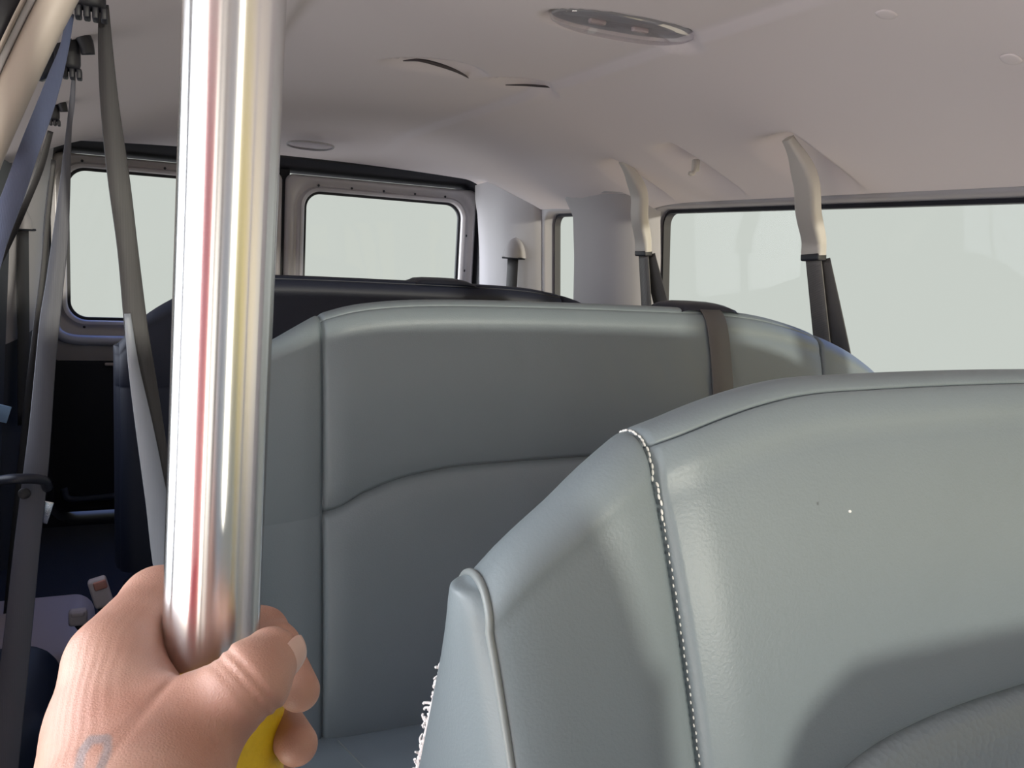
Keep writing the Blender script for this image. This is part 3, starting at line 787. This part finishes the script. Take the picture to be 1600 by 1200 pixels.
pa = at(84, 166, Y=2.10)
s3 = thing('seat_belt', 'small dark belt anchor farthest back on the left roof edge', 'seat belt', pa)
ring_anchor(s3, pa, 0.85)
cs, ws = strand([(74, 84, 205), (58, 70, 260), (38, 50, 310), (10, 24, 370), (-20, -5, 430)], [2.12, 2.13, 2.14, 2.15, 2.16])
mk('webbing', *ribbon(cs, [(1, .6, 0)] * 5, ws, .0012), WEB, parent=s3)
# grey strap edge hanging beside the left rear pillar
cs, ws = strand([(80, 88, 250), (71, 80, 330), (63, 73, 420), (53, 63, 500), (42, 54, 590), (32, 46, 680), (20, 36, 800), (5, 25, 960)], [2.4, 2.4, 2.4, 2.38, 2.36, 2.34, 2.3, 2.26])
o = mk('hanging_strap', *ribbon(cs, [(1, .2, 0)] * 8, ws, .0016), WEB)
tag(o, 'thin grey strap hanging behind the looped belt beside the left rear pillar', 'strap')

# ------------------------------------------------------------------ ceiling fittings
lm = thing('dome_lamp', 'clear oval dome lamp set in the middle of the ceiling', 'ceiling lamp', (0.737, 1.275, 0.37))
def oval_dome(cx, cy, cz, ax, ay, h, nrm=(0, 0, -1), rings=7, n=40, xd=(1, 0, 0)):
    nrm = np.array(nrm, float); nrm /= np.linalg.norm(nrm); xd = np.array(xd, float); yd = np.cross(nrm, xd); yd /= np.linalg.norm(yd)
    V = []
    for i in range(rings):
        t = i / (rings - 1); rr = math.cos(t * math.pi / 2) ** .55 if t < 1 else 0.02; hh = h * math.sin(t * math.pi / 2)
        for k in range(n):
            a = 2 * math.pi * k / n
            ca, sa = math.cos(a), math.sin(a)
            V.append(np.array([cx, cy, cz]) + xd * ax * rr * math.copysign(abs(ca) ** .85, ca) + yd * ay * rr * math.copysign(abs(sa) ** .85, sa) + nrm * hh)
    return V, gfaces(rings, n, cv=True) + [tuple(range((rings - 1) * n, rings * n))]
mk('reflector', *oval_dome(0.737, 1.275, 0.379, 0.128, 0.052, 0.002), mat('lamp_reflector', (0.40, 0.39, 0.40), 0.3, 0.0), parent=lm)
mk('lens', *oval_dome(0.737, 1.275, 0.374, 0.130, 0.055, 0.014), LENS, parent=lm)
bl = [rbox((0.737 + dx, 1.275, 0.374), (.030, .010, .008), .003) for dx in (-.05, .03)]
mk('bulb', *bl[0], PALE, parent=lm); mk('bulb', *bl[1], PALE, parent=lm)
n_h = (0, -.13, -1)
zz = 0.118
pl = at(485, 228, Y=3.06)
lr = thing('dome_lamp', 'small clear oval lamp on the rear header above the back doors', 'ceiling lamp', pl)
mk('lens', *oval_dome(pl[0], pl[1], pl[2] + .002, 0.075, 0.050, 0.012, n_h), glass_mat('rear_lamp_lens', (0.8, 0.79, 0.82), 0.12), parent=lr)
P = np.array(oval_dome(pl[0], pl[1], pl[2] + .001, 0.078, 0.053, 0.0, n_h)[0][:40]); P = np.vstack([P, P[:2]])
mk('bezel', *tube(P, 0.0035, 8), TRIM, parent=lr)
# plugs
for k, (px, py, x_, lab) in enumerate(((1385, 22, 1.0, 'round liner plug nearest the top right of the ceiling lamp'), (1580, 92, 1.0, 'round liner plug above the right side window at the right edge'))):
    r = CM @ np.array([px - 800, py - 600, FPX]); best = None
    for t in np.linspace(.0003, .004, 6000):
        q = r * t
        if abs(q[0] - CX) < .86 and q[2] >= roof_z(q[0] - CX): best = q; break
    sl = (roof_z(best[0] - CX + .01) - roof_z(best[0] - CX - .01)) / .02
    o = mk('liner_plug', *oval_dome(best[0], best[1], best[2] - .0003, 0.0135, 0.0135, 0.0022, (sl, 0, -1), rings=5, n=24, xd=(1, 0, sl)), HEADLINER)
    tag(o, lab, 'plug')
for px, py in ((1045, 183), (1240, 168), (900, 148), (505, 79)):
    pass
# dark strips painting the shade under the lips of the two ceiling scoops
SCOOPSHADE = mat('scoop_shade', (0.05, 0.04, 0.045), 0.7)
for pts, lab in (((( 630, 95), (655, 94), (685, 101), (715, 112), (740, 126)), 'dark curved strip painting shade in the ceiling scoop to the left of the dome lamp'),
                 (((790, 133), (820, 133), (850, 135), (876, 138)), 'thin dark strip painting shade in the ceiling scoop just below the dome lamp')):
    P = catmull([at(px, py, Z=0.3745) for px, py in pts], 6); n_ = len(P)
    o = mk('shade_strip', *tube(P, (0.0034 if 'left' in lab else .0022) * np.sin(np.linspace(.15, math.pi - .1, n_)) + .0005, 8), SCOOPSHADE); tag(o, lab, 'slot')

# coat hook
ph = at(1086, 262, X=1.265)
hk = thing('coat_hook', 'small grey coat hook in a ceiling pocket between the two belt arms', 'coat hook', ph)
mk('hook_base', *rbox(ph + np.array([.004, 0.004, .006]), (.012, .022, .030), .004), ARM, parent=hk)
P = catmull([ph + np.array(q) for q in ((0, -.002, .016), (-.006, -.008, 0), (-.014, -.012, -.016), (-.024, -.012, -.016))], 5)
mk('hook_prong', *tube(P, np.linspace(.007, .005, len(P)), 10), ARM, parent=hk)

# ------------------------------------------------------------------ low things in the aisle
p = at(60, 990, Z=-0.93)
o = mk('wheel_housing', *rbox((p[0] - .07, p[1] + .05, -1.005), (.36, .42, .15), .05, n=6), PALE)
tag(o, 'pale pinkish grey housing low on the floor beside the last bench', 'wheel housing')
p = at(40, 1040, Z=-0.80)
o = mk('storage_bin', *rbox((p[0] - .115, p[1] - .03, -0.94), (.34, .34, .28), .07, n=6), NAVY)
tag(o, 'dark navy rounded bin low on the floor behind the wrist', 'bin')
def buckle(label, px, py, y, w, h, tilt):
    p = at(px, py, Y=y)
    b = thing('belt_buckle', label, 'seat belt buckle', p, None)
    A = [[math.cos(tilt), 0, math.sin(tilt)], [0, 1, 0], [-math.sin(tilt), 0, math.cos(tilt)]]
    mk('housing', *rbox(p, (w, .022, h), .006, axes=A), PALE, parent=b)
    mk('release_button', *rbox(p + np.array([0, -.008, h * .3]), (w * .7, .012, h * .3), .003, axes=A), mat('red_button', (0.55, 0.25, 0.2), .5) if tilt else PALE, parent=b)
    P = catmull([p + np.array([0, 0, -h * .45]), p + np.array([.01, .01, -h * 1.1]), p + np.array([.03, .02, -h * 1.8])], 5)
    mk('stalk', *tube(P, .008, 8), BLACK, parent=b)
buckle('pale belt buckle tilted against the end of the last bench', 157, 925, 1.78, .034, .060, .25)
buckle('pale square belt buckle just above the knuckles of the hand', 122, 964, 1.80, .034, .032, 0)
p = at(3, 646, Y=2.25)
o = mk('paper_tag', *rbox(p, (.030, .003, .040), .001, axes=[[1, 0, -.3], [0, 1, 0], [.3, 0, 1]]), mat('pale_blue_paper', (.45, .68, .95), .6))
tag(o, 'small pale blue tag at the left edge beside the looped belt', 'tag')

# ------------------------------------------------------------------ pole
def pax(y): return 367.5 - 0.0375 * y
def pdep(y): return 0.288 + 0.022 * y / 1000
A_ = cp(pax(0), 0, pdep(0)); B_ = cp(pax(1000), 1000, pdep(1000)); D_ = (A_ - B_) / np.linalg.norm(A_ - B_)
top = A_ + D_ * ((0.335 - A_[2]) / D_[2]); bot = B_ - D_ * ((B_[2] - FL) / D_[2])
pole = thing('grab_pole', 'polished steel grab pole with a yellow sleeve, gripped by the hand', 'grab pole', bot)
pt = mk('pole_tube', *tube(np.array([top + (bot - top) * t for t in np.linspace(0, 1, 60)]), 0.0167, 96), STEEL, parent=pole)
uv = pt.data.uv_layers.new(name='around')
for pg in pt.data.polygons:
    ks = [pt.data.loops[li].vertex_index % 96 for li in pg.loop_indices]; wrap = len(ks) == 4 and max(ks) - min(ks) > 48
    for li, k in zip(pg.loop_indices, ks):
        uv.data[li].uv = ((k + (96 if wrap and k < 48 else 0)) / 96.0, (pt.data.loops[li].vertex_index // 96) / 59.0)
r0 = cp(341, 1024, pdep(1024)); r1 = r0 - D_ * 0.40 + np.array([0.012, 0, 0])
SL = np.array([r0 + (r1 - r0) * t for t in (0, .002, .006, .02, .3, .7, .98, 1)])
mk('grip_sleeve', *tube(SL, np.array([.0205, .0222, .0232, .0235, .0237, .0237, .0235, .021]), 64), YELLOW, parent=pole, sharp=50)
mk('floor_flange', *tube([bot + D_ * .012, bot + D_ * .011, bot + D_ * .0], [.030, .034, .036], 32), CHROME, parent=pole, sharp=40)

# ------------------------------------------------------------------ the hand (one continuous surface)
def cs_(px, py, mm): return np.array([(px - 800) / FPX, (py - 600) / FPX, 1.0]) * mm / 1000.0
def build_hand():
    h = 0.0009
    lo = np.array([-0.245, 0.055, 0.085]); hi = np.array([-0.060, 0.305, 0.365])
    nx, ny, nz = [int(v) for v in np.ceil((hi - lo) / h)]
    X = (lo[0] + h * np.arange(nx)).astype(np.float32)[:, None, None]
    Y = (lo[1] + h * np.arange(ny)).astype(np.float32)[None, :, None]
    Z = (lo[2] + h * np.arange(nz)).astype(np.float32)[None, None, :]
    def cap(a, b, ra, rb):
        a = cs_(*a); b = cs_(*b); ab = b - a; L2 = ab.dot(ab)
        t = np.clip(((X - a[0]) * ab[0] + (Y - a[1]) * ab[1] + (Z - a[2]) * ab[2]) / L2, 0, 1)
        return np.sqrt((X - a[0] - t * ab[0]) ** 2 + (Y - a[1] - t * ab[1]) ** 2 + (Z - a[2] - t * ab[2]) ** 2) - (ra + (rb - ra) * t) / 1000.0
    def smin(a, b, k):
        k /= 1000.0; hh = np.clip(0.5 + 0.5 * (b - a) / k, 0, 1); return b * (1 - hh) + a * hh - k * hh * (1 - hh)
    # palm, back of the hand, wrist, forearm
    prims = [((182, 1040, 294), (200, 1330, 238), 14, 22), ((150, 1130, 296), (170, 1340, 252), 16, 21), ((128, 1215, 298), (165, 1360, 262), 15, 19),
             ((190, 1125, 284), (225, 1230, 258), 17, 20), ((196, 1345, 240), (225, 1800, 150), 26, 30), ((225, 1800, 150), (240, 2300, 100), 30, 36)]
    d = cap(*prims[0])
    for p in prims[1:]: d = smin(d, cap(*p), 14)
    # thumb metacarpal and thenar
    d = smin(d, cap((225, 1265, 246), (280, 1153, 270), 21, 14.6), 12)
    # web between thumb and index
    d = smin(d, cap((202, 1080, 290), (240, 1130, 280), 9, 10), 9)
    d = smin(d, cap((210, 1108, 282), (172, 1150, 280), 9, 13.5), 12)
    # index proximal
    idx = cap((174, 1030, 293), (250, 946, 332), 14.6, 14.2)
    idx = smin(idx, cap((250, 946, 332), (300, 945, 349), 14.2, 9.8), 5)
    d = smin(d, idx, 6)
    fing = cap((300, 950, 349), (412, 985, 337), 9.6, 8.6)
    fing = smin(fing, cap((412, 985, 337), (432, 1010, 326), 8.6, 8.6), 3)
    fing = smin(fing, cap((432, 1012, 326), (467, 1079, 304), 8.4, 7.4), 3)
    d = smin(d, fing, 3)
    # middle finger: round the back of the sleeve
    mid = smin(cap((150, 1120, 300), (225, 1075, 346), 12, 10), cap((225, 1075, 346), (330, 1070, 362), 10, 9), 4)
    mid = smin(mid, cap((330, 1070, 362), (418, 1098, 340), 9, 8.6), 3)
    mid = smin(mid, cap((418, 1098, 340), (463, 1163, 308), 8.6, 7.6), 3)
    d = smin(d, mid, 3)
    rg = smin(cap((130, 1205, 302), (220, 1170, 346), 12, 9.6), cap((220, 1170, 346), (330, 1168, 362), 9.6, 8.8), 4)
    rg = smin(rg, cap((330, 1168, 362), (418, 1195, 342), 8.8, 8.2), 3)
    rg = smin(rg, cap((418, 1195, 342), (458, 1262, 310), 8.2, 7.3), 3)
    d = smin(d, rg, 3)
    lt = smin(cap((135, 1290, 300), (230, 1262, 344), 10, 8.4), cap((230, 1262, 344), (340, 1262, 358), 8.4, 7.8), 4)
    lt = smin(lt, cap((340, 1262, 358), (430, 1330, 322), 7.8, 6.8), 3)
    d = smin(d, lt, 3)
    # thumb
    th = cap((280, 1153, 270), (388, 1068, 271), 14.6, 12.0)
    th = smin(th, cap((388, 1066, 271), (423, 1027, 284), 12.0, 9.9), 5)
    # crease rings at the thumb joint and across the web
    a = cs_(280, 1153, 270); b = cs_(423, 1027, 284); ab = (b - a) / np.linalg.norm(b - a); Lt = np.linalg.norm(b - a)
    s = (X - a[0]) * ab[0] + (Y - a[1]) * ab[1] + (Z - a[2]) * ab[2]
    cur = ((Y - b[1]) ** 2 + (X - b[0]) ** 2) * 6.0
    for f, dep in ((0.63, .8), (0.70, 1.5), (0.785, 1.2)):
        th = th + dep / 1000.0 * np.exp(-((s - Lt * f + cur) / 0.0013) ** 2)
    d = smin(d, th, 10)
    # web folds
    a = cs_(262, 1072, 266)
    for ang, dep in ((2.30, .35), (1.85, .4), (2.75, .35)):
        dx, dy = math.cos(ang), math.sin(ang)
        q = (X - a[0]) * (-dy) + (Y - a[1]) * dx; l = (X - a[0]) * dx + (Y - a[1]) * dy
        d = d + dep / 1000.0 * np.exp(-(q / 0.0013) ** 2) * np.exp(-((l - .003) / .007) ** 2)
    # fine knuckle wrinkles behind the index knuckle
    a = cs_(165, 1030, 282)
    rr = np.sqrt((X - a[0] - .022) ** 2 + (Y - a[1] + .010) ** 2)
    d = d + 0.00012 * np.sin(rr * 2 * math.pi / 0.0032) * np.exp(-(((X - a[0]) ** 2 + (Y - a[1] - .006) ** 2) / .017 ** 2))
    # keep clear of pole and sleeve
    # surface nets
    neg = d < 0
    c8 = [neg[i:nx - 1 + i, j:ny - 1 + j, k:nz - 1 + k] for i in (0, 1) for j in (0, 1) for k in (0, 1)]
    cnt = sum(c.astype(np.int8) for c in c8); mixed = (cnt > 0) & (cnt < 8)
    I = np.argwhere(mixed); ids = -np.ones(mixed.shape, np.int64); ids[mixed] = np.arange(len(I))
    acc = np.zeros((len(I), 3)); num = np.zeros(len(I))
    corners = [(i, j, k) for i in (0, 1) for j in (0, 1) for k in (0, 1)]
    val = {c: d[I[:, 0] + c[0], I[:, 1] + c[1], I[:, 2] + c[2]] for c in corners}
    for c1 in corners:
        for ax in range(3):
            if c1[ax] == 0:
                c2 = list(c1); c2[ax] = 1; c2 = tuple(c2)
                v1, v2 = val[c1], val[c2]; cr = (v1 < 0) != (v2 < 0)
                t = np.where(cr, v1 / np.where(cr, v1 - v2, 1), 0)
                p = np.array(c1, float)[None, :] + t[:, None] * (np.array(c2) - np.array(c1))[None, :]
                acc[cr] += p[cr]; num[cr] += 1
    verts = (I + acc / num[:, None]) * h + lo
    faces = []
    for ax in range(3):
        sl1 = [slice(1, -1)] * 3; sl2 = [slice(1, -1)] * 3
        sl1[ax] = slice(0, -1); sl2[ax] = slice(1, None)
        n1 = neg[tuple(sl1)]; n2 = neg[tuple(sl2)]
        E_ = np.argwhere(n1 != n2); off = np.array([1, 1, 1]); off[ax] = 0
        E2 = E_ + off; flip = n1[tuple(E_.T)]
        o1, o2 = [a_ for a_ in range(3) if a_ != ax]
        if ax == 1: o1, o2 = o2, o1
        def cell(da, db):
            q = E2.copy(); q[:, o1] -= da; q[:, o2] -= db; return ids[tuple(q.T)]
        a_, b_, c_, d_ = cell(1, 1), cell(0, 1), cell(0, 0), cell(1, 0)
        Q = np.where(flip[:, None], np.stack([a_, b_, c_, d_], 1), np.stack([d_, c_, b_, a_], 1))
        faces.append(Q[(Q >= 0).all(1)])
    return verts, np.concatenate(faces)
vc, fc = build_hand()
vw = vc @ CM.T
pw = cp(180, 1330, 0.24)
hand = mk('person', vw, fc.tolist(), SKIN)
tag(hand, 'left hand with a grey tattoo on its back gripping the steel pole', 'person')
# tattoo: an open loop drawn in faded blue-grey ink on the back of the hand
pxs = vc[:, 0] / vc[:, 2] * FPX + 800; pys = vc[:, 1] / vc[:, 2] * FPX + 600
def seg_d(px, py, a, b):
    a = np.array(a, float); b = np.array(b, float); ab = b - a
    t = np.clip(((px - a[0]) * ab[0] + (py - a[1]) * ab[1]) / ab.dot(ab), 0, 1)
    return np.hypot(px - a[0] - t * ab[0], py - a[1] - t * ab[1])
tt = np.full(len(vc), 1e9)
for a, b in (((120, 1215), (128, 1175)), ((128, 1175), (142, 1156)), ((142, 1156), (168, 1154)), ((168, 1154), (168, 1172)), ((168, 1172), (155, 1205)), ((155, 1205), (150, 1225)), ((52, 1150), (48, 1180))):
    tt = np.minimum(tt, seg_d(pxs, pys, a, b))
mask = np.clip(1 - (tt - 5) / 4, 0, 1) * (vc[:, 2] < 0.285) * 0.6
att = hand.data.attributes.new('tattoo', 'FLOAT', 'POINT'); att.data.foreach_set('value', mask.astype(np.float32))
mod = hand.modifiers.new('soften', 'SMOOTH'); mod.factor = 0.5; mod.iterations = 1
# thumb nail
e1 = cs_(423, 1027, 284) - cs_(388, 1066, 271); e1 /= np.linalg.norm(e1)
nn = np.array([0.58, 0.12, -0.80]); nn -= e1 * nn.dot(e1); nn /= np.linalg.norm(nn); e2 = np.cross(e1, nn)
c0 = cs_(420, 1030, 283)
V = []
for i in range(11):
    s = -1 + 2 * i / 10
    for j in range(13):
        t = -1 + 2 * j / 12
        wdt = 6.2 * (1 - 0.25 * max(0, s) ** 3 - .12 * max(0, -s) ** 3)
        ang = t * wdt / 9.9
        rr = 10.15 - 0.5 * max(0, s) ** 2
        V.append(CM @ (c0 + (e1 * (s * 6.5 + 1.5) + nn * rr * math.cos(ang) + e2 * rr * math.sin(ang)) / 1000))
nl = mk('thumbnail', V, gfaces(11, 13), NAIL, parent=hand)
sol = nl.modifiers.new('thick', 'SOLIDIFY'); sol.thickness = 0.0007

# ------------------------------------------------------------------ front seats behind the camera (their shade falls on the nearest bench)
def captain(label, x0, x1, top, yt, k):
    zt = smooth_ip([(x0, top - .12 * k), (x0 + .025, top - .055 * k), (x0 + .07, top - .014 * k), (x0 + .13, top), (x1 - .13, top), (x1 - .07, top - .014 * k), (x1 - .025, top - .055 * k), (x1, top - .12 * k)])
    bench(label, x0, x1, zt, yt, -0.72, (x0 + .09, x1 - .09), lambda x: -0.5, -8, 'front seats', (LEATHER, LEATHER, PIPE), coarse=2.0, name='front_seat', cat='front seat')
captain('front seat on the driver side, facing away ahead of the benches', 0.615, 1.26, -0.250, -0.45, .75)
captain('front seat on the door side, facing away ahead of the benches', -0.16, 0.505, -0.055, -0.45, 1.5)

# ------------------------------------------------------------------ outside the side door: an unseen red cylinder added for the pole's reflection
o = mk('added_red_cylinder', *tube([(-1.95, -1.35, -1.62), (-1.95, -1.35, -1.6), (-1.95, -1.35, -0.3), (-1.95, -1.35, 0.5), (-1.95, -1.35, 0.62), (-1.95, -1.35, 0.66)], [.50, .52, .52, .52, .40, .05], 32), mat('red_paint', (0.9, 0.06, 0.08), 0.4), sharp=50)
tag(o, 'red upright cylinder added outside the side door, mirrored in the pole', 'added_red_cylinder')
